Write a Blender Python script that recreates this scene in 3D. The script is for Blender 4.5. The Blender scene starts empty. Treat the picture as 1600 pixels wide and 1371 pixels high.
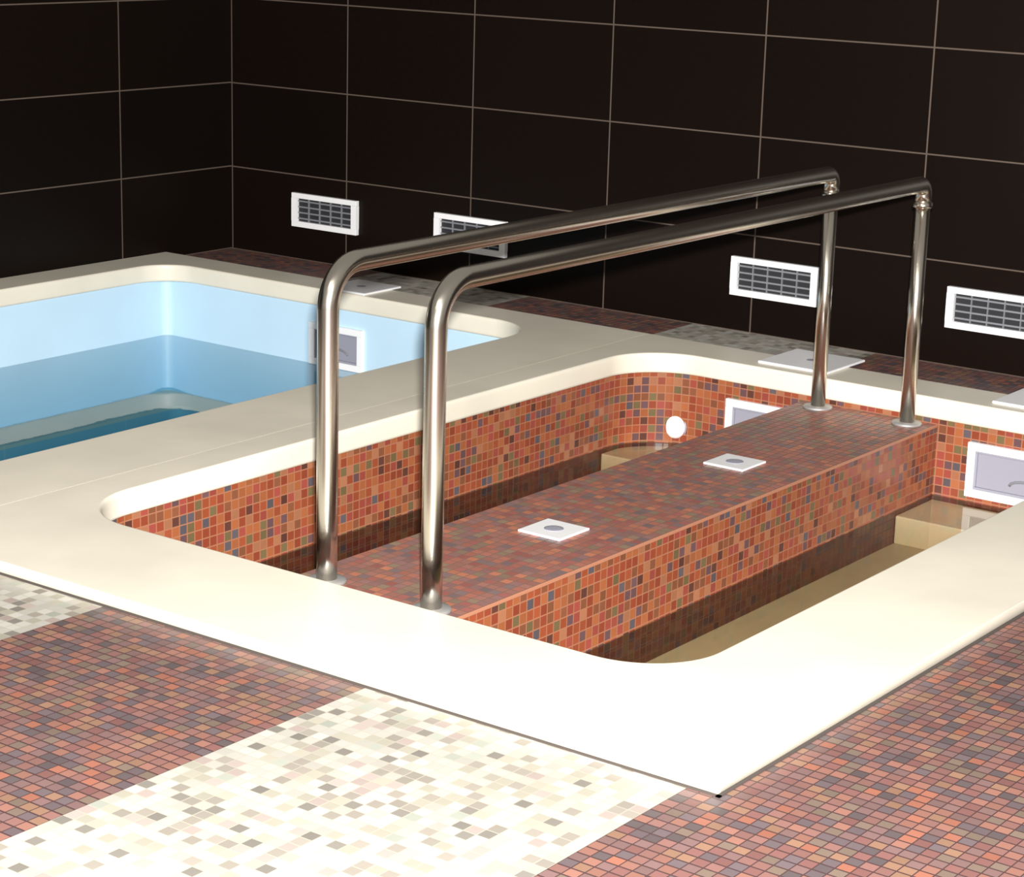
import bpy, bmesh, math, random
from mathutils import Vector, Matrix
random.seed(7)
C = bpy.context.scene.collection
sc = bpy.context.scene

# ------------------------------------------------------------------ camera, light, exposure
CAM = Vector((6.0081, -6.2094, 1.4405))
R_ = Vector((0.80052545, 0.59869936, 0.02679702))
U_ = Vector((-0.16990925, 0.18385346, 0.9681574))
F_ = Vector((-0.57470849, 0.7795877, -0.24890393))
cam_data = bpy.data.cameras.new('camera'); cam = bpy.data.objects.new('camera', cam_data); C.objects.link(cam)
cam_data.sensor_fit = 'HORIZONTAL'; cam_data.sensor_width = 36.0
cam_data.lens = 3358.58 / 1600 * 36.0
cam_data.clip_start = 0.05; cam_data.clip_end = 100
m = Matrix((R_, U_, -F_)).transposed().to_4x4(); m.translation = CAM
cam.matrix_world = m
sc.camera = cam

w = bpy.data.worlds.new('world'); sc.world = w; w.use_nodes = True
bg = w.node_tree.nodes['Background']
bg.inputs[0].default_value = (1.0, 0.93, 0.84, 1); bg.inputs[1].default_value = 0.27

def lamp(name, kind, loc, power, col, size=.1, target=None, size_y=None):
    d = bpy.data.lights.new(name, kind); o = bpy.data.objects.new(name, d); C.objects.link(o)
    d.energy = power; d.color = col; o.location = loc
    if kind == 'AREA':
        d.shape = 'RECTANGLE'; d.size = size; d.size_y = size_y or size
    else:
        d.shadow_soft_size = size
    if target is not None:
        o.rotation_euler = (Vector(target) - Vector(loc)).to_track_quat('-Z', 'Y').to_euler()
    return o
# the camera's own flash, just above and to the right of its lens
fl = lamp('camera_flash', 'SPOT', CAM + R_ * 0.035 + U_ * 0.11, 2900, (1, .98, .95), .035, target=(3.1, -2.2, 0))
fl.data.spot_size = math.radians(80); fl.data.spot_blend = 0.6
# added fill light, unseen overhead, to brighten the near side and the reflections
lamp('overhead_fill', 'AREA', (4.2, -5.6, 2.9), 18, (1, .93, .82), 2.2, target=(4.0, -4.6, 0), size_y=1.2)

sc.view_settings.view_transform = 'Standard'; sc.view_settings.look = 'None'
sc.view_settings.exposure = 0.0; sc.view_settings.gamma = 1.0
sc.view_settings.use_curve_mapping = False

# ------------------------------------------------------------------ material helpers
def lin(c):
    return tuple([(x / 255 / 12.92) if x / 255 <= .04045 else ((x / 255 + .055) / 1.055) ** 2.4 for x in c]) + (1,)

def new_mat(name):
    mt = bpy.data.materials.new(name); mt.use_nodes = True
    nt = mt.node_tree; return mt, nt, nt.nodes['Principled BSDF']

def N(nt, t, **kw):
    n = nt.nodes.new(t)
    for k, v in kw.items(): setattr(n, k, v)
    return n

def math_n(nt, op, a, b=None, c=None):
    n = N(nt, 'ShaderNodeMath', operation=op)
    for i, x in enumerate((a, b, c)):
        if x is None: continue
        if isinstance(x, (int, float)): n.inputs[i].default_value = x
        else: nt.links.new(x, n.inputs[i])
    return n.outputs[0]

def mixc(nt, fac, a, b):
    n = N(nt, 'ShaderNodeMix', data_type='RGBA')
    for sock, x in ((n.inputs[0], fac), (n.inputs[6], a), (n.inputs[7], b)):
        if isinstance(x, (int, float)): sock.default_value = x
        elif isinstance(x, tuple): sock.default_value = x
        else: nt.links.new(x, sock)
    return n.outputs[2]

def plain(name, col, rough=.5, metal=0, noise=0.0, nscale=4, bump=0.0, spec=.5):
    mt, nt, b = new_mat(name)
    b.inputs['Roughness'].default_value = rough; b.inputs['Metallic'].default_value = metal
    b.inputs['Specular IOR Level'].default_value = spec
    tc = N(nt, 'ShaderNodeTexCoord')
    nz = N(nt, 'ShaderNodeTexNoise'); nz.inputs['Scale'].default_value = nscale; nz.inputs['Detail'].default_value = 5
    nt.links.new(tc.outputs['Object'], nz.inputs['Vector'])
    c = lin(col)
    d = tuple([x * (1 - noise) for x in c[:3]]) + (1,)
    e = tuple([min(1, x * (1 + noise * .5)) for x in c[:3]]) + (1,)
    rp = N(nt, 'ShaderNodeValToRGB')
    rp.color_ramp.elements[0].position = .35; rp.color_ramp.elements[0].color = d
    rp.color_ramp.elements[1].position = .65; rp.color_ramp.elements[1].color = e
    nt.links.new(nz.outputs['Fac'], rp.inputs[0]); nt.links.new(rp.outputs[0], b.inputs['Base Color'])
    if bump:
        bp = N(nt, 'ShaderNodeBump'); bp.inputs['Strength'].default_value = bump; bp.inputs['Distance'].default_value = .004
        n2 = N(nt, 'ShaderNodeTexNoise'); n2.inputs['Scale'].default_value = nscale * 8
        nt.links.new(tc.outputs['Object'], n2.inputs['Vector'])
        nt.links.new(n2.outputs['Fac'], bp.inputs['Height']); nt.links.new(bp.outputs[0], b.inputs['Normal'])
    return mt

def palette_ramp(nt, fac, cols):
    rp = N(nt, 'ShaderNodeValToRGB'); cr = rp.color_ramp; cr.interpolation = 'CONSTANT'
    tot = sum(x[1] for x in cols); acc = 0
    for i, (c, wt) in enumerate(cols):
        if i < 2:
            el = cr.elements[i]; el.position = acc / tot
        else:
            el = cr.elements.new(acc / tot)
        el.color = lin(c); acc += wt
    nt.links.new(fac, rp.inputs[0]); return rp.outputs[0]

def mosaic_nodes(nt, vec, pitch, gw, cols, cluster, cscale, seed, gy=1.0):
    """square glass mosaic: returns colour, tile mask (1 on a tile, 0 in the joint)"""
    sc_ = N(nt, 'ShaderNodeVectorMath', operation='SCALE'); sc_.inputs['Scale'].default_value = 1 / pitch
    nt.links.new(vec, sc_.inputs[0])
    fl_ = N(nt, 'ShaderNodeVectorMath', operation='FLOOR'); nt.links.new(sc_.outputs[0], fl_.inputs[0])
    ad = N(nt, 'ShaderNodeVectorMath', operation='ADD'); ad.inputs[1].default_value = (seed, seed * 1.7, 0)
    nt.links.new(fl_.outputs[0], ad.inputs[0])
    wn = N(nt, 'ShaderNodeTexWhiteNoise', noise_dimensions='2D'); nt.links.new(ad.outputs[0], wn.inputs['Vector'])
    nz = N(nt, 'ShaderNodeTexNoise', noise_dimensions='2D'); nz.inputs['Scale'].default_value = cscale; nz.inputs['Detail'].default_value = 1
    nt.links.new(ad.outputs[0], nz.inputs['Vector'])
    # mix of per-tile chance and patches where one tone gathers
    s1 = math_n(nt, 'SUBTRACT', nz.outputs['Fac'], .5)
    s2 = math_n(nt, 'MULTIPLY', s1, cluster)
    s3 = math_n(nt, 'ADD', wn.outputs['Value'], s2)
    s4 = math_n(nt, 'FRACT', math_n(nt, 'ADD', s3, 5.0))
    col = palette_ramp(nt, s4, cols)
    wn2 = N(nt, 'ShaderNodeTexWhiteNoise', noise_dimensions='3D')
    ad2 = N(nt, 'ShaderNodeVectorMath', operation='ADD'); ad2.inputs[1].default_value = (11, 3, 8.5)
    nt.links.new(ad.outputs[0], ad2.inputs[0]); nt.links.new(ad2.outputs[0], wn2.inputs['Vector'])
    hs = N(nt, 'ShaderNodeHueSaturation')
    nt.links.new(math_n(nt, 'MULTIPLY_ADD', wn2.outputs['Value'], .24, .88), hs.inputs['Value'])
    nt.links.new(col, hs.inputs['Color'])
    fr = N(nt, 'ShaderNodeVectorMath', operation='FRACTION'); nt.links.new(sc_.outputs[0], fr.inputs[0])
    sp = N(nt, 'ShaderNodeSeparateXYZ'); nt.links.new(fr.outputs[0], sp.inputs[0])
    g = gw / pitch / 2
    def edge(x, g):
        a = math_n(nt, 'ABSOLUTE', math_n(nt, 'SUBTRACT', x, .5))      # .5 at joint centre
        return math_n(nt, 'LESS_THAN', a, .5 - g)
    mask = math_n(nt, 'MULTIPLY', edge(sp.outputs[0], g), edge(sp.outputs[1], g * gy))
    return hs.outputs[0], mask

def mosaic(name, cols, grout, pitch=.026, gw=.003, rough=.3, cluster=.5, cscale=.35, seed=0, spec=.5):
    mt, nt, b = new_mat(name)
    uv = N(nt, 'ShaderNodeUVMap'); uv.uv_map = 'UVMap'
    col, mask = mosaic_nodes(nt, uv.outputs[0], pitch, gw, cols, cluster, cscale, seed)
    out = mixc(nt, mask, lin(grout), col)
    nt.links.new(out, b.inputs['Base Color'])
    b.inputs['Specular IOR Level'].default_value = spec
    nt.links.new(math_n(nt, 'MULTIPLY_ADD', mask, rough - .8, .8), b.inputs['Roughness'])
    bp = N(nt, 'ShaderNodeBump'); bp.inputs['Strength'].default_value = .35; bp.inputs['Distance'].default_value = .0015
    nt.links.new(mask, bp.inputs['Height']); nt.links.new(bp.outputs[0], b.inputs['Normal'])
    return mt

ORANGE = [((148, 75, 49), 5), ((136, 65, 45), 4), ((154, 90, 56), 4), ((125, 77, 54), 2.5), ((101, 74, 77), 1.6),
          ((108, 93, 64), 1.8), ((88, 81, 86), 1.0), ((158, 105, 76), 1.5), ((88, 55, 47), 1.3), ((146, 70, 60), 2.5)]
ORANGE_SHADED = [((63, 31, 22), 3), ((52, 23, 18), 3), ((70, 38, 23), 2), ((47, 31, 31), 1), ((58, 43, 25), 1)]  # orange mosaic darkened: underwater shade painted into the tile colours
BROWN = [((141, 100, 88), 3), ((130, 94, 88), 3), ((118, 92, 90), 3), ((101, 88, 91), 2.2), ((138, 106, 87), 1.8),
         ((115, 99, 88), 2), ((90, 80, 81), 1.4), ((150, 97, 80), 1.0), ((122, 85, 81), 2.2)]
CREAM = [((176, 172, 163), 6), ((183, 180, 172), 5), ((164, 159, 145), 3), ((146, 139, 129), 1.7), ((167, 153, 146), 1.3),
         ((123, 118, 111), 1.0), ((159, 162, 151), 1)]
DECK = [((169, 107, 92), 3), ((158, 109, 98), 3), ((145, 107, 103), 2.4), ((128, 106, 106), 1.4), ((184, 118, 93), 1.6),
        ((143, 120, 101), 1.8), ((158, 97, 90), 2)]

M = {}
M['orange'] = mosaic('orange_mosaic', ORANGE, (158, 104, 76), gw=.0032, seed=3)
M['band'] = mosaic('shaded_orange_mosaic', ORANGE_SHADED, (60, 40, 30), gw=.0032, seed=5)  # shaded copy of the orange mosaic for below the waterline
M['deck'] = mosaic('walkway_mosaic', DECK, (120, 92, 80), gw=.003, seed=9, rough=.4)
M['stone'] = plain('cream_coping_stone', (232, 225, 208), rough=.42, noise=.07, nscale=3, bump=.08)
M['seal'] = plain('dark_joint_sealant', (70, 62, 58), rough=.8)
M['filler'] = plain('beige_seam_filler', (208, 200, 182), rough=.6)
M['tan'] = plain('tan_basin_floor', (186, 170, 132), rough=.6, noise=.08, nscale=5)
M['blue'] = plain('pale_blue_pool_liner', (196, 226, 246), rough=.45, noise=.04, nscale=3)
M['bench'] = plain('grey_bench_liner', (200, 200, 186), rough=.6, noise=.05)
M['deep'] = plain('deep_blue_liner', (150, 190, 200), rough=.5, noise=.05)
M['steel'] = plain('polished_steel', (222, 216, 204), rough=.22, metal=1.0)
M['satin'] = plain('satin_steel', (186, 184, 182), rough=.5, metal=.6)
M['trim'] = plain('salmon_edge_tile', (178, 122, 96), rough=.4)
M['white'] = plain('white_plastic', (244, 244, 246), rough=.35, spec=.5)
M['greyp'] = plain('lavender_grey_plastic', (150, 150, 164), rough=.45)
M['dark'] = plain('dark_recess', (38, 38, 42), rough=.8)
M['mid_grey'] = plain('mid_grey_plastic', (126, 128, 134), rough=.5)  # plain grey plastic for slots, grips and louvres

def floor_mat():
    mt, nt, b = new_mat('striped_floor_mosaic')
    tc = N(nt, 'ShaderNodeTexCoord')
    # the tile grid starts on a stripe edge
    off = N(nt, 'ShaderNodeVectorMath', operation='SUBTRACT'); off.inputs[1].default_value = (0.79, 0.0, 0)
    nt.links.new(tc.outputs['Object'], off.inputs[0])
    P = .7 / 27
    c1, m1 = mosaic_nodes(nt, off.outputs[0], P, .0024, BROWN, .55, .3, 4, 1.6)
    c2, m2 = mosaic_nodes(nt, off.outputs[0], P, .002, CREAM, .35, .3, 21)
    f1 = mixc(nt, m1, lin((74, 54, 54)), c1)
    f2 = mixc(nt, m2, lin((172, 167, 152)), c2)
    sp = N(nt, 'ShaderNodeSeparateXYZ'); nt.links.new(off.outputs[0], sp.inputs[0])
    # cream where floor(x/.7) is even: cream .79-1.49, brown 1.49-2.19, ...
    md = math_n(nt, 'FLOORED_MODULO', math_n(nt, 'DIVIDE', sp.outputs[0], .7), 2.0)
    even = math_n(nt, 'LESS_THAN', md, 1.0)
    # right of the last cream band everything is brown
    lim = math_n(nt, 'LESS_THAN', sp.outputs[0], 3.505)
    fac = math_n(nt, 'MULTIPLY', math_n(nt, 'MULTIPLY', even, lim), math_n(nt, 'GREATER_THAN', sp.outputs[0], 0.0))
    nt.links.new(mixc(nt, fac, f1, f2), b.inputs['Base Color'])
    b.inputs['Roughness'].default_value = .45
    hm = math_n(nt, 'MULTIPLY', m1, 1.0)
    bp = N(nt, 'ShaderNodeBump'); bp.inputs['Strength'].default_value = .3; bp.inputs['Distance'].default_value = .0012
    nt.links.new(hm, bp.inputs['Height']); nt.links.new(bp.outputs[0], b.inputs['Normal'])
    return mt
M['floor'] = floor_mat()

def wall_mat(name, axis, off, base):
    mt, nt, b = new_mat(name)
    tc = N(nt, 'ShaderNodeTexCoord'); sp = N(nt, 'ShaderNodeSeparateXYZ'); nt.links.new(tc.outputs['Object'], sp.inputs[0])
    h = sp.outputs[axis]; z = sp.outputs[2]
    def cell(v, o, p): return math_n(nt, 'DIVIDE', math_n(nt, 'SUBTRACT', v, o), p)
    a = cell(h, off, .6015); c = cell(z, 0.0, .3302)
    def joint(v, hw):
        f = math_n(nt, 'FRACT', math_n(nt, 'ADD', v, 20.5))
        return math_n(nt, 'LESS_THAN', math_n(nt, 'ABSOLUTE', math_n(nt, 'SUBTRACT', f, .5)), hw)
    j = math_n(nt, 'MAXIMUM', joint(a, .0027 / .6015), joint(c, .0024 / .3302))
    cmb = N(nt, 'ShaderNodeCombineXYZ')
    nt.links.new(math_n(nt, 'FLOOR', a), cmb.inputs[0]); nt.links.new(math_n(nt, 'FLOOR', c), cmb.inputs[1])
    wn = N(nt, 'ShaderNodeTexWhiteNoise', noise_dimensions='2D'); nt.links.new(cmb.outputs[0], wn.inputs['Vector'])
    nz = N(nt, 'ShaderNodeTexNoise'); nz.inputs['Scale'].default_value = 60; nz.inputs['Detail'].default_value = 4
    nt.links.new(tc.outputs['Object'], nz.inputs['Vector'])
    t = math_n(nt, 'ADD', math_n(nt, 'MULTIPLY', wn.outputs[0], .35), math_n(nt, 'MULTIPLY', nz.outputs['Fac'], .65))
    body = mixc(nt, t, lin(base), lin((int(base[0] * 1.9 + 4), int(base[1] * 1.6 + 2), int(base[2] * 1.3 + 1))))
    nt.links.new(mixc(nt, j, body, lin((92, 80, 72))), b.inputs['Base Color'])
    b.inputs['Roughness'].default_value = .4; b.inputs['Specular IOR Level'].default_value = .12
    bp = N(nt, 'ShaderNodeBump'); bp.inputs['Strength'].default_value = .3; bp.inputs['Distance'].default_value = .002; bp.invert = True
    nt.links.new(j, bp.inputs['Height']); nt.links.new(bp.outputs[0], b.inputs['Normal'])
    return mt
M['wall_back'] = wall_mat('dark_brown_wall_tile', 0, .0098, (10, 7, 6))
M['wall_left'] = wall_mat('black_brown_wall_tile', 1, -.5888, (9, 7, 6))

def water_mat(name, col, dens, tint=(1, 1, 1, 1)):
    mt = bpy.data.materials.new(name); mt.use_nodes = True; nt = mt.node_tree
    for n in list(nt.nodes):
        if n.type == 'BSDF_PRINCIPLED': nt.nodes.remove(n)
    out = [n for n in nt.nodes if n.type == 'OUTPUT_MATERIAL'][0]
    lw = N(nt, 'ShaderNodeLayerWeight'); lw.inputs[0].default_value = .5
    p5 = math_n(nt, 'POWER', lw.outputs['Facing'], 5.0)
    fac = math_n(nt, 'MULTIPLY_ADD', p5, .98, .02)
    tr = N(nt, 'ShaderNodeBsdfTransparent'); tr.inputs[0].default_value = tint; gl = N(nt, 'ShaderNodeBsdfGlossy'); gl.inputs['Roughness'].default_value = .01
    mx = N(nt, 'ShaderNodeMixShader')
    nt.links.new(fac, mx.inputs[0]); nt.links.new(tr.outputs[0], mx.inputs[1]); nt.links.new(gl.outputs[0], mx.inputs[2])
    nt.links.new(mx.outputs[0], out.inputs['Surface'])
    va = N(nt, 'ShaderNodeVolumeAbsorption'); va.inputs['Color'].default_value = col; va.inputs['Density'].default_value = dens
    nt.links.new(va.outputs[0], out.inputs['Volume'])
    tc = N(nt, 'ShaderNodeTexCoord'); nz = N(nt, 'ShaderNodeTexNoise'); nz.inputs['Scale'].default_value = 9
    nt.links.new(tc.outputs['Object'], nz.inputs['Vector'])
    bp = N(nt, 'ShaderNodeBump'); bp.inputs['Strength'].default_value = .02; bp.inputs['Distance'].default_value = .01
    nt.links.new(nz.outputs['Fac'], bp.inputs['Height']); nt.links.new(bp.outputs[0], gl.inputs['Normal'])
    return mt
M['water_blue'] = water_mat('clear_blue_water', (.30, .66, .78, 1), .85, (.76, .86, .9, 1))
M['water_tan'] = water_mat('clear_foot_bath_water', (.70, .68, .58, 1), 2.4)

# ------------------------------------------------------------------ object helpers
def obj(name, bm, mat, parent=None, smooth=False):
    me = bpy.data.meshes.new(name); bm.normal_update(); bm.to_mesh(me); bm.free()
    me.materials.append(mat)
    if smooth:
        for p in me.polygons: p.use_smooth = True
    o = bpy.data.objects.new(name, me); C.objects.link(o)
    if parent is not None: o.parent = parent
    return o

def thing(name, label, cat, loc=(0, 0, 0), group=None):
    o = bpy.data.objects.new(name, None); C.objects.link(o); o.location = loc
    o.empty_display_size = .05
    return tag(o, label, cat, group)

def tag(o, label, cat, group=None):
    o['label'] = label; o['category'] = cat
    if group: o['group'] = group
    return o

def box(bm, a, b, bevel=0, seg=2):
    x0, y0, z0 = a; x1, y1, z1 = b
    vs = [bm.verts.new(p) for p in ((x0, y0, z0), (x1, y0, z0), (x1, y1, z0), (x0, y1, z0), (x0, y0, z1), (x1, y0, z1), (x1, y1, z1), (x0, y1, z1))]
    fs = [bm.faces.new([vs[i] for i in f]) for f in ((3, 2, 1, 0), (4, 5, 6, 7), (0, 1, 5, 4), (1, 2, 6, 5), (2, 3, 7, 6), (3, 0, 4, 7))]
    if bevel:
        es = list({e for f in fs for e in f.edges})
        bmesh.ops.bevel(bm, geom=es, offset=bevel, segments=seg, affect='EDGES', profile=.5)

def bx(a, b, bevel=0, seg=2):
    bm = bmesh.new(); box(bm, a, b, bevel, seg); return bm

def box_uv(bm):
    uv = bm.loops.layers.uv.new('UVMap'); bm.normal_update()
    for f in bm.faces:
        n = f.normal; ax = max(range(3), key=lambda i: abs(n[i]))
        for l in f.loops:
            c = l.vert.co
            l[uv].uv = (c.y, c.z) if ax == 0 else ((c.x, c.z) if ax == 1 else (c.x, c.y))
    return bm

def rrect(x0, y0, x1, y1, rr, seg=14):
    """rounded rectangle, counter-clockwise; rr = radii of corners (x1y0, x1y1, x0y1, x0y0)"""
    pts = []
    for (cx, cy, a0, r) in ((x1, y0, -90, rr[0]), (x1, y1, 0, rr[1]), (x0, y1, 90, rr[2]), (x0, y0, 180, rr[3])):
        sx = -1 if cx == x1 else 1; sy = -1 if cy == y1 else 1
        ox, oy = cx + sx * r, cy + sy * r
        for k in range(seg + 1):
            a = math.radians(a0 + 90 * k / seg)
            pts.append((ox + r * math.cos(a), oy + r * math.sin(a)))
    return pts

def orect(x0, y0, x1, y1, seg=14):
    """plain rectangle with as many points as rrect: the corner point is the middle one"""
    pts = []
    e = .12
    for (cx, cy, d0, d1) in ((x1, y0, (-1, 0), (0, 1)), (x1, y1, (0, -1), (-1, 0)), (x0, y1, (1, 0), (0, -1)), (x0, y0, (0, 1), (1, 0))):
        h = seg // 2
        for k in range(seg + 1):
            if k <= h:
                t = (h - k) / h * e; pts.append((cx + d0[0] * t, cy + d0[1] * t))
            else:
                t = (k - h) / (seg - h) * e; pts.append((cx + d1[0] * t, cy + d1[1] * t))
    return pts

def loft(loops, close=False):
    bm = bmesh.new(); rows = []
    for pts, z in loops:
        rows.append([bm.verts.new((p[0], p[1], z)) for p in pts])
    n = len(rows[0]); R = len(rows)
    for i in range(R if close else R - 1):
        a, b = rows[i], rows[(i + 1) % R]
        for k in range(n):
            bm.faces.new((a[k], a[(k + 1) % n], b[(k + 1) % n], b[k]))
    bmesh.ops.recalc_face_normals(bm, faces=bm.faces)
    return bm

TOP = .027
def coping(name, outer, inner, rr, parent):
    ox0, oy0, ox1, oy1 = outer; ix0, iy0, ix1, iy1 = inner
    def O(d, z): return (orect(ox0 + d, oy0 + d, ox1 - d, oy1 - d), z)
    def I(d, z): return (rrect(ix0 - d, iy0 - d, ix1 + d, iy1 + d, [r + d for r in rr]), z)
    loops = [O(0, -.03), O(0, TOP - .001), O(.0003, TOP - .0003), O(.001, TOP),
             I(.008, TOP), I(.0045, TOP - .0008), I(.002, TOP - .003), I(.0006, TOP - .007), I(0, TOP - .014),
             I(0, -.028), I(.002, -.035), I(.007, -.038), I(.06, -.038), I(.06, -.03)]
    o = obj(name, loft(loops, close=True), M['stone'], parent, smooth=True)
    md = o.modifiers.new('wn', 'WEIGHTED_NORMAL')
    return o

def wall_shell(pts, z0, z1, thick):
    """a vertical shell with thickness around a pool, UV in metres along its length"""
    bm = bmesh.new(); uv = bm.loops.layers.uv.new('UVMap'); n = len(pts)
    cx = sum(p[0] for p in pts) / n; cy = sum(p[1] for p in pts) / n
    acc = [0]
    for i in range(n): acc.append(acc[-1] + math.dist(pts[i], pts[(i + 1) % n]))
    outp = []
    for i in range(n):
        a = Vector(pts[i - 1]); b = Vector(pts[(i + 1) % n]); t = (b - a).normalized(); outp.append((pts[i][0] + t.y * thick, pts[i][1] - t.x * thick))
    v0 = [bm.verts.new((p[0], p[1], z0)) for p in pts]; v1 = [bm.verts.new((p[0], p[1], z1)) for p in pts]
    w0 = [bm.verts.new((p[0], p[1], z0)) for p in outp]; w1 = [bm.verts.new((p[0], p[1], z1)) for p in outp]
    for i in range(n):
        j = (i + 1) % n
        f = bm.faces.new((v0[j], v0[i], v1[i], v1[j]))
        for l, q in zip(f.loops, ((acc[i + 1], z0), (acc[i], z0), (acc[i], z1), (acc[i + 1], z1))): l[uv].uv = q
        bm.faces.new((w0[i], w0[j], w1[j], w1[i]))
        bm.faces.new((v1[j], v1[i], w1[i], w1[j])); bm.faces.new((v0[i], v0[j], w0[j], w0[i]))
    return bm

def slab(pts, z0, z1):
    bm = bmesh.new()
    a = [bm.verts.new((p[0], p[1], z0)) for p in pts]; b = [bm.verts.new((p[0], p[1], z1)) for p in pts]
    bm.faces.new(b); bm.faces.new(a[::-1]); n = len(pts)
    for i in range(n): bm.faces.new((a[i], a[(i + 1) % n], b[(i + 1) % n], b[i]))
    bmesh.ops.recalc_face_normals(bm, faces=bm.faces)
    return bm

def tube(path, r, seg=28, caps=True):
    bm = bmesh.new(); rows = []; n = len(path); P = [Vector(p) for p in path]
    nrm = None
    for i, p in enumerate(P):
        t = (P[min(i + 1, n - 1)] - P[max(i - 1, 0)]).normalized()
        if nrm is None:
            nrm = t.orthogonal().normalized()
        nrm = (nrm - t * nrm.dot(t)).normalized(); bn = t.cross(nrm)
        rr = r[i] if isinstance(r, (list, tuple)) else r
        rows.append([bm.verts.new(p + (nrm * math.cos(2 * math.pi * k / seg) + bn * math.sin(2 * math.pi * k / seg)) * rr) for k in range(seg)])
    for a, b in zip(rows, rows[1:]):
        for k in range(seg): bm.faces.new((a[k], a[(k + 1) % seg], b[(k + 1) % seg], b[k]))
    if caps: bm.faces.new(rows[0][::-1]); bm.faces.new(rows[-1])
    bmesh.ops.recalc_face_normals(bm, faces=bm.faces)
    return bm

def lathe(prof, axis='Z', seg=40, origin=(0, 0, 0)):
    """prof: (radius, height) pairs turned about the axis"""
    bm = bmesh.new(); rows = []
    for r, h in prof:
        row = []
        for k in range(seg):
            a = 2 * math.pi * k / seg; x, y = r * math.cos(a), r * math.sin(a)
            p = (x, y, h) if axis == 'Z' else (x, -h, y)
            row.append(bm.verts.new(Vector(p) + Vector(origin)))
        rows.append(row)
    for a, b in zip(rows, rows[1:]):
        for k in range(seg): bm.faces.new((a[k], a[(k + 1) % seg], b[(k + 1) % seg], b[k]))
    bm.faces.new(rows[0]); bm.faces.new(rows[-1])
    bmesh.ops.recalc_face_normals(bm, faces=bm.faces)
    return bm

# ------------------------------------------------------------------ the hall
OUT_B, OUT_F, OUT_R, SEAM = -.3642, -3.3565, 4.3458, 2.24
def struct(name, bm, mat):
    o = obj(name, bm, mat); o['kind'] = 'structure'; return o
bm = bmesh.new()
box(bm, (-.0, OUT_B, -.1), (9.5, 0, 0))                      # strip along the back wall
box(bm, (OUT_R, -9.5, -.1), (9.5, OUT_B, 0))                # right of the foot bath
box(bm, (0, -9.5, -.1), (OUT_R, OUT_F, 0))                  # in front of both pools
struct('floor', bm, M['floor'])
struct('wall_back', bx((-.2, 0, -.1), (9.5, .2, 2.45)), M['wall_back'])
struct('wall_left', bx((-.2, -9.5, -.1), (0, 0, 2.45)), M['wall_left'])

# ------------------------------------------------------------------ square blue pool
WL = -.2526
LP = (.172, -3.0, 1.935, -.527)
pool = thing('blue_pool', 'square pale blue plunge pool with cream stone edge in the wall corner', 'pool', (1.05, -1.8, 0))
def under(o, parent):
    o.parent = parent; o.matrix_parent_inverse = Matrix.Translation(-Vector(parent.location)); return o
def part(name, bm, mat, parent, smooth=False):
    o = obj(name, bm, mat, None, smooth); 
    root = parent; off = Vector((0, 0, 0))
    while root is not None: off += root.location; root = root.parent
    for v in o.data.vertices: v.co -= off
    o.parent = parent; return o
cp = coping('coping', (0.002, OUT_F, SEAM - .0004, OUT_B), LP, [.17, .2, .14, .17], None)
for v in cp.data.vertices: v.co -= pool.location
cp.parent = pool
WP = rrect(LP[0] - .006, LP[1] - .006, LP[2] + .006, LP[3] + .006, [.12, .12, .035, .12])
part('basin_wall', wall_shell(WP, -.75, -.036, .04), M['blue'], pool)
bz = -.47
# bench round the walls and the deeper middle
ob = rrect(LP[0] - .004, LP[1] - .004, LP[2] + .004, LP[3] + .004, [.12, .12, .035, .12])
ib = rrect(LP[0] + .20, LP[1] + .2, LP[2] - .2, LP[3] - .14, [.06, .06, .06, .06])
part('bench_top', loft([(ob, bz), (ib, bz), (ib, bz - .012), (ob, bz - .012)], close=True), M['bench'], pool)
part('bench_side', loft([(ib, bz - .012), (ib, -.72)]), M['deep'], pool)
part('basin_floor', slab(WP, -.77, -.72), M['deep'], pool)
tag(obj('pool_water', slab([(LP[0] - .02, LP[1] - .02), (LP[2] + .02, LP[1] - .02), (LP[2] + .02, LP[3] + .02), (LP[0] - .02, LP[3] + .02)], -.73, WL), M['water_blue']),
    'still clear blue water filling the square pool in the wall corner', 'water')

# ------------------------------------------------------------------ orange foot bath
WS = -.2636; FB = (2.362, -2.998, 4.021, -.555); RR = [.17, .17, .2, .21]
bath = thing('foot_bath', 'rectangular orange mosaic foot bath with cream edge and central walkway', 'foot bath', (3.2, -1.8, 0))
cp = coping('coping', (SEAM + .0004, OUT_F, OUT_R, OUT_B), FB, RR, None)
for v in cp.data.vertices: v.co -= bath.location
cp.parent = bath
FW = rrect(FB[0] - .006, FB[1] - .006, FB[2] + .006, FB[3] + .006, RR)
ZF = -.363
part('basin_wall', wall_shell(FW, WS - .002, -.036, .05), M['orange'], bath)
part('shaded_wall_base', wall_shell(FW, ZF - .02, WS - .002, .05), M['band'], bath)  # same wall continued under water, its dimness put into the colour
part('basin_floor', slab(FW, ZF - .05, ZF), M['tan'], bath)
WK = (2.9385, 3.3824); WKZ = -.0521
part('walkway_side', box_uv(bx((WK[0] + .001, -3.003, WS - .002), (WK[1] - .001, -.55, WKZ - .006))), M['orange'], bath)
part('walkway_base', box_uv(bx((WK[0] + .001, -3.003, ZF), (WK[1] - .001, -.55, WS - .002))), M['band'], bath)  # walkway side below the water, in the painted-dark mosaic
part('walkway_top', box_uv(bx((WK[0] - .001, -3.0, WKZ - .006), (WK[1] + .0005, -.552, WKZ), .002, 2)), M['deck'], bath)
part('edge_trim', bx((WK[1] - .002, -3.0, WKZ - .008), (WK[1] + .0025, -.552, WKZ + .0004), .001), M['trim'], bath)
for nm, x0, x1 in (('entry_step', FB[0] - .004, WK[0]), ('entry_step', WK[1], FB[2] + .004)):
    part(nm, bx((x0, -.785, ZF), (x1, -.552, -.279), .004), M['tan'], bath)
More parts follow.
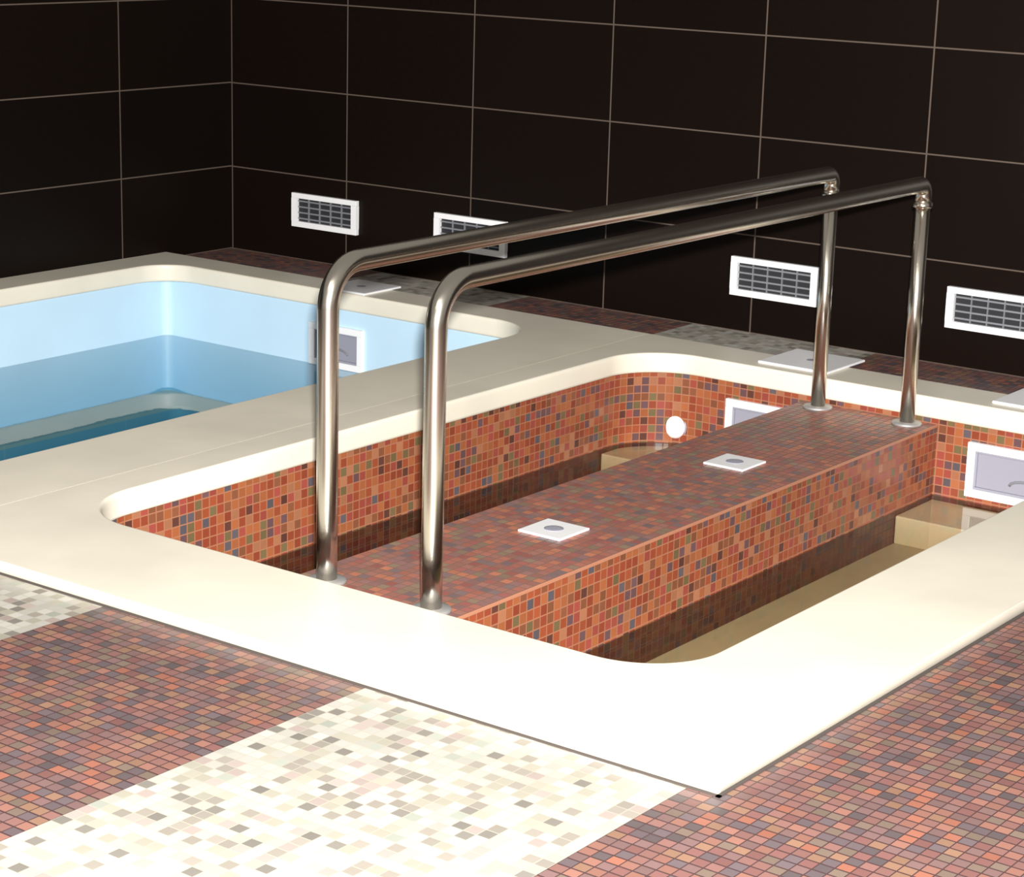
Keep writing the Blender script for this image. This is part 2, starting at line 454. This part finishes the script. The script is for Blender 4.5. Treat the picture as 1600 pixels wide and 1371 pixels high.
jt = bmesh.new()
box(jt, (SEAM, OUT_F - .008, .0), (OUT_R + .008, OUT_F, .002)); box(jt, (OUT_R, OUT_F - .008, .0), (OUT_R + .008, OUT_B, .002))
part('sealant_joint', jt, M['seal'], bath)
part('sealant_joint', bx((0.01, OUT_F - .008, .0), (SEAM - .001, OUT_F, .002)), M['seal'], pool)
part('seam_filler', bx((SEAM + .0002, OUT_F + .001, .01), (SEAM + .0042, OUT_B - .001, TOP + .0003)), M['filler'], bath)
for x0, x1, lab in ((FB[0] - .02, WK[0] + .01, 'shallow clear water in the left channel of the orange foot bath'),
                    (WK[1] - .01, FB[2] + .02, 'shallow clear water in the right channel of the orange foot bath')):
    tag(obj('channel_water', slab([(x0, FB[1] - .02), (x1, FB[1] - .02), (x1, FB[3] + .02), (x0, FB[3] + .02)], ZF - .002, WS), M['water_tan']), lab, 'water', 'water in the two foot bath channels')

# ------------------------------------------------------------------ handrails
def handrail(x, label):
    yn, yf, zr, r = -2.826, -.612, .652, .0235
    t = thing('handrail', label, 'handrail', (x, yn, WKZ), 'steel rails over the walkway')
    pts = [(x, yn, WKZ + .0)]
    for k in range(1, 5): pts.append((x, yn, WKZ + (zr - .095 - WKZ) * k / 5))
    br = .095
    for k in range(0, 13):
        a = math.pi / 2 * k / 12
        pts.append((x, yn + br - br * math.cos(a), zr - br + br * math.sin(a)))
    for k in range(1, 7): pts.append((x, yn + br + (yf - .03 - yn - br) * k / 7, zr))
    b2 = .03
    for k in range(0, 9):
        a = math.pi / 2 * k / 8
        pts.append((x, yf - b2 + b2 * math.sin(a), zr - b2 + b2 * math.cos(a)))
    pts.append((x, yf, zr - .06))
    part('bent_rail', tube(pts, r), M['steel'], t, True)
    post = tube([(x, yf, WKZ), (x, yf, zr - .055)], .0215)
    part('post', post, M['steel'], t, True)
    part('collar', lathe([(.0225, zr - .068), (.0275, zr - .066), (.028, zr - .06), (.0275, zr - .052), (.024, zr - .05)], origin=(x, yf, 0)), M['steel'], t, True)
    for y in (yn, yf):
        part('base_flange', lathe([(.044, WKZ), (.044, WKZ + .005), (.041, WKZ + .008), (.0235, WKZ + .009)], origin=(x, y, 0)), M['satin'], t, True)
    return t
handrail(3.0184, 'polished steel handrail nearer the blue pool, left of the pair on the walkway')
handrail(3.3131, 'polished steel handrail along the right edge of the foot bath walkway')

# ------------------------------------------------------------------ drains on the walkway
def drain(cx, cy, label):
    t = thing('drain_cover', label, 'drain', (cx, cy, WKZ), 'square white drains on the walkway')
    bm = bmesh.new(); box(bm, (-.062, -.062, 0), (.062, .062, .006), .002)
    o = obj('plate', bm, M['white'], t)
    g = lathe([(.003, .0058), (.024, .0058), (.024, .0066), (.021, .0072), (.003, .0072)], seg=32)
    o = obj('grate', g, M['greyp'], t, True)
    bm = bmesh.new()
    for k in range(-2, 3):
        hw = .017 if abs(k) < 2 else .01
        box(bm, (-hw, k * .007 - .0013, .0071), (hw, k * .007 + .0013, .0077))
    o = obj('slot', bm, M['mid_grey'], t)
    return t
drain(3.168, -2.178, 'white square drain cover on the walkway, nearer to the camera')
drain(3.168, -1.342, 'white square drain cover on the walkway, farther toward the back wall')

# ------------------------------------------------------------------ skimmers in the pool walls
def skimmer(x0, x1, z0, z1, y, label, parent_group, shallow=.0):
    t = thing('skimmer', label, 'skimmer', (x0, y, z0), parent_group)
    W, H = x1 - x0, z1 - z0; b = .024
    def ring(W0, W1, H0, H1, b, y0, y1, bev=.002):
        bm = bmesh.new()
        box(bm, (W0, y0, H0), (W1, y1, H0 + b), bev); box(bm, (W0, y0, H1 - b), (W1, y1, H1), bev)
        box(bm, (W0, y0, H0 + b), (W0 + b, y1, H1 - b), bev); box(bm, (W1 - b, y0, H0 + b), (W1, y1, H1 - b), bev)
        return bm
    obj('frame', ring(0, W, 0, H, b, -.012, .012), M['white'], t)
    obj('inner_frame', ring(b, W - b, b, H - b, .007, -.007, .014), M['greyp'], t)
    f = bx((b + .007, -.004, b + .007), (W - b - .007, .010, H - b - .007), .002)
    fo = obj('flap', f, M['greyp'], t)
    pr = []
    # shallow curved hand grip across the flap
    for k in range(9):
        a = math.pi * k / 8; pr.append((W / 2 - .055 * math.cos(a), -.005, b + .03 + .018 * math.sin(a)))
    obj('grip', tube(pr, .004, 10), M['mid_grey'], fo, True)
    return t
SG = 'white skimmers in the far wall of the foot bath'
skimmer(2.668, 3.048, -.247, -.088, -.551, 'white skimmer frame half hidden behind the walkway, beside the round fitting', SG)
skimmer(3.487, 3.867, -.247, -.084, -.551, 'large white skimmer frame in far wall of the right foot bath channel', SG)
skimmer(.90, 1.152, -.252, -.098, -.523, 'small white skimmer frame in the blue pool wall behind the left handrail', None)

def lid(x0, y0, s, label):
    t = thing('access_cover', label, 'cover', (x0 + s / 2, y0 + s / 2, TOP), 'square white access covers beside the pools')
    h = s / 2
    obj('plate', bx((-h, -h, 0), (h, h, .008), .003), M['white'], t)
    obj('finger_grip', lathe([(.002, .0069), (.018, .0069), (.018, .0078), (.015, .0084), (.002, .0084)]), M['greyp'], t, True)
lid(2.742, -.505, .245, 'white square cover on the foot bath edge behind the left handrail post')
lid(3.525, -.505, .245, 'white square cover on the foot bath edge at the right border')
lid(.945, -.52, .205, 'white square cover behind the blue pool, between the handrail bends')

# round fitting
t = thing('wall_fitting', 'round white fitting on the far mosaic wall just above the water', 'pool fitting', (2.478, -.549, -.213))
obj('dome', lathe([(.001, .026), (.012, .0255), (.024, .023), (.034, .017), (.04, .009), (.042, .0)], axis='Y'), M['white'], t, True)
obj('collar', lathe([(.038, .004), (.046, .004), (.046, -.004), (.038, -.004)], axis='Y'), M['greyp'], t, True)

# ------------------------------------------------------------------ grilles on the back wall
def grille(x0, W, z0, H, n, label):
    t = thing('vent_grille', label, 'vent', (x0, 0, z0), 'white vent grilles low on the back wall')
    b = .026; d = .018
    bm = bmesh.new()
    box(bm, (0, -d, 0), (W, 0, b - .004), .0015); box(bm, (0, -d, H - b + .006), (W, 0, H), .0015)
    box(bm, (0, -d, b - .004), (b, 0, H - b + .006)); box(bm, (W - b, -d, b - .004), (W, 0, H - b + .006))
    obj('frame', bm, M['white'], t)
    obj('backing', bx((b - .002, -.003, b - .006), (W - b + .002, -.0005, H - b + .008)), M['dark'], t)
    zz0, zz1 = b - .004, H - b + .006
    for k in range(n):
        z = zz0 + (zz1 - zz0) * (k + .5) / n
        bm = bmesh.new(); box(bm, (b, -.009, -.0028), (W - b, -.003, .0028))
        s = obj('louvre', bm, M['mid_grey'], t); s.location = (0, 0, z); 
    for fx in (.2, .4, .6, .8):
        xx = b + (W - 2 * b) * fx
        obj('divider', bx((xx - .0016, -.010, zz0), (xx + .0016, -.003, zz1)), M['mid_grey'], t)
for x0, z0, lab in ((.343, .130, 'small white vent grille on the back wall, nearest the room corner'),
                    (1.055, .130, 'white vent grille on the back wall crossed by the left handrail'),
                    (2.338, .124, 'white vent grille on the back wall left of the far handrail posts'),
                    (3.131, .124, 'white vent grille on the back wall at the right border')):
    grille(x0, .332, z0, .132, 4, lab)
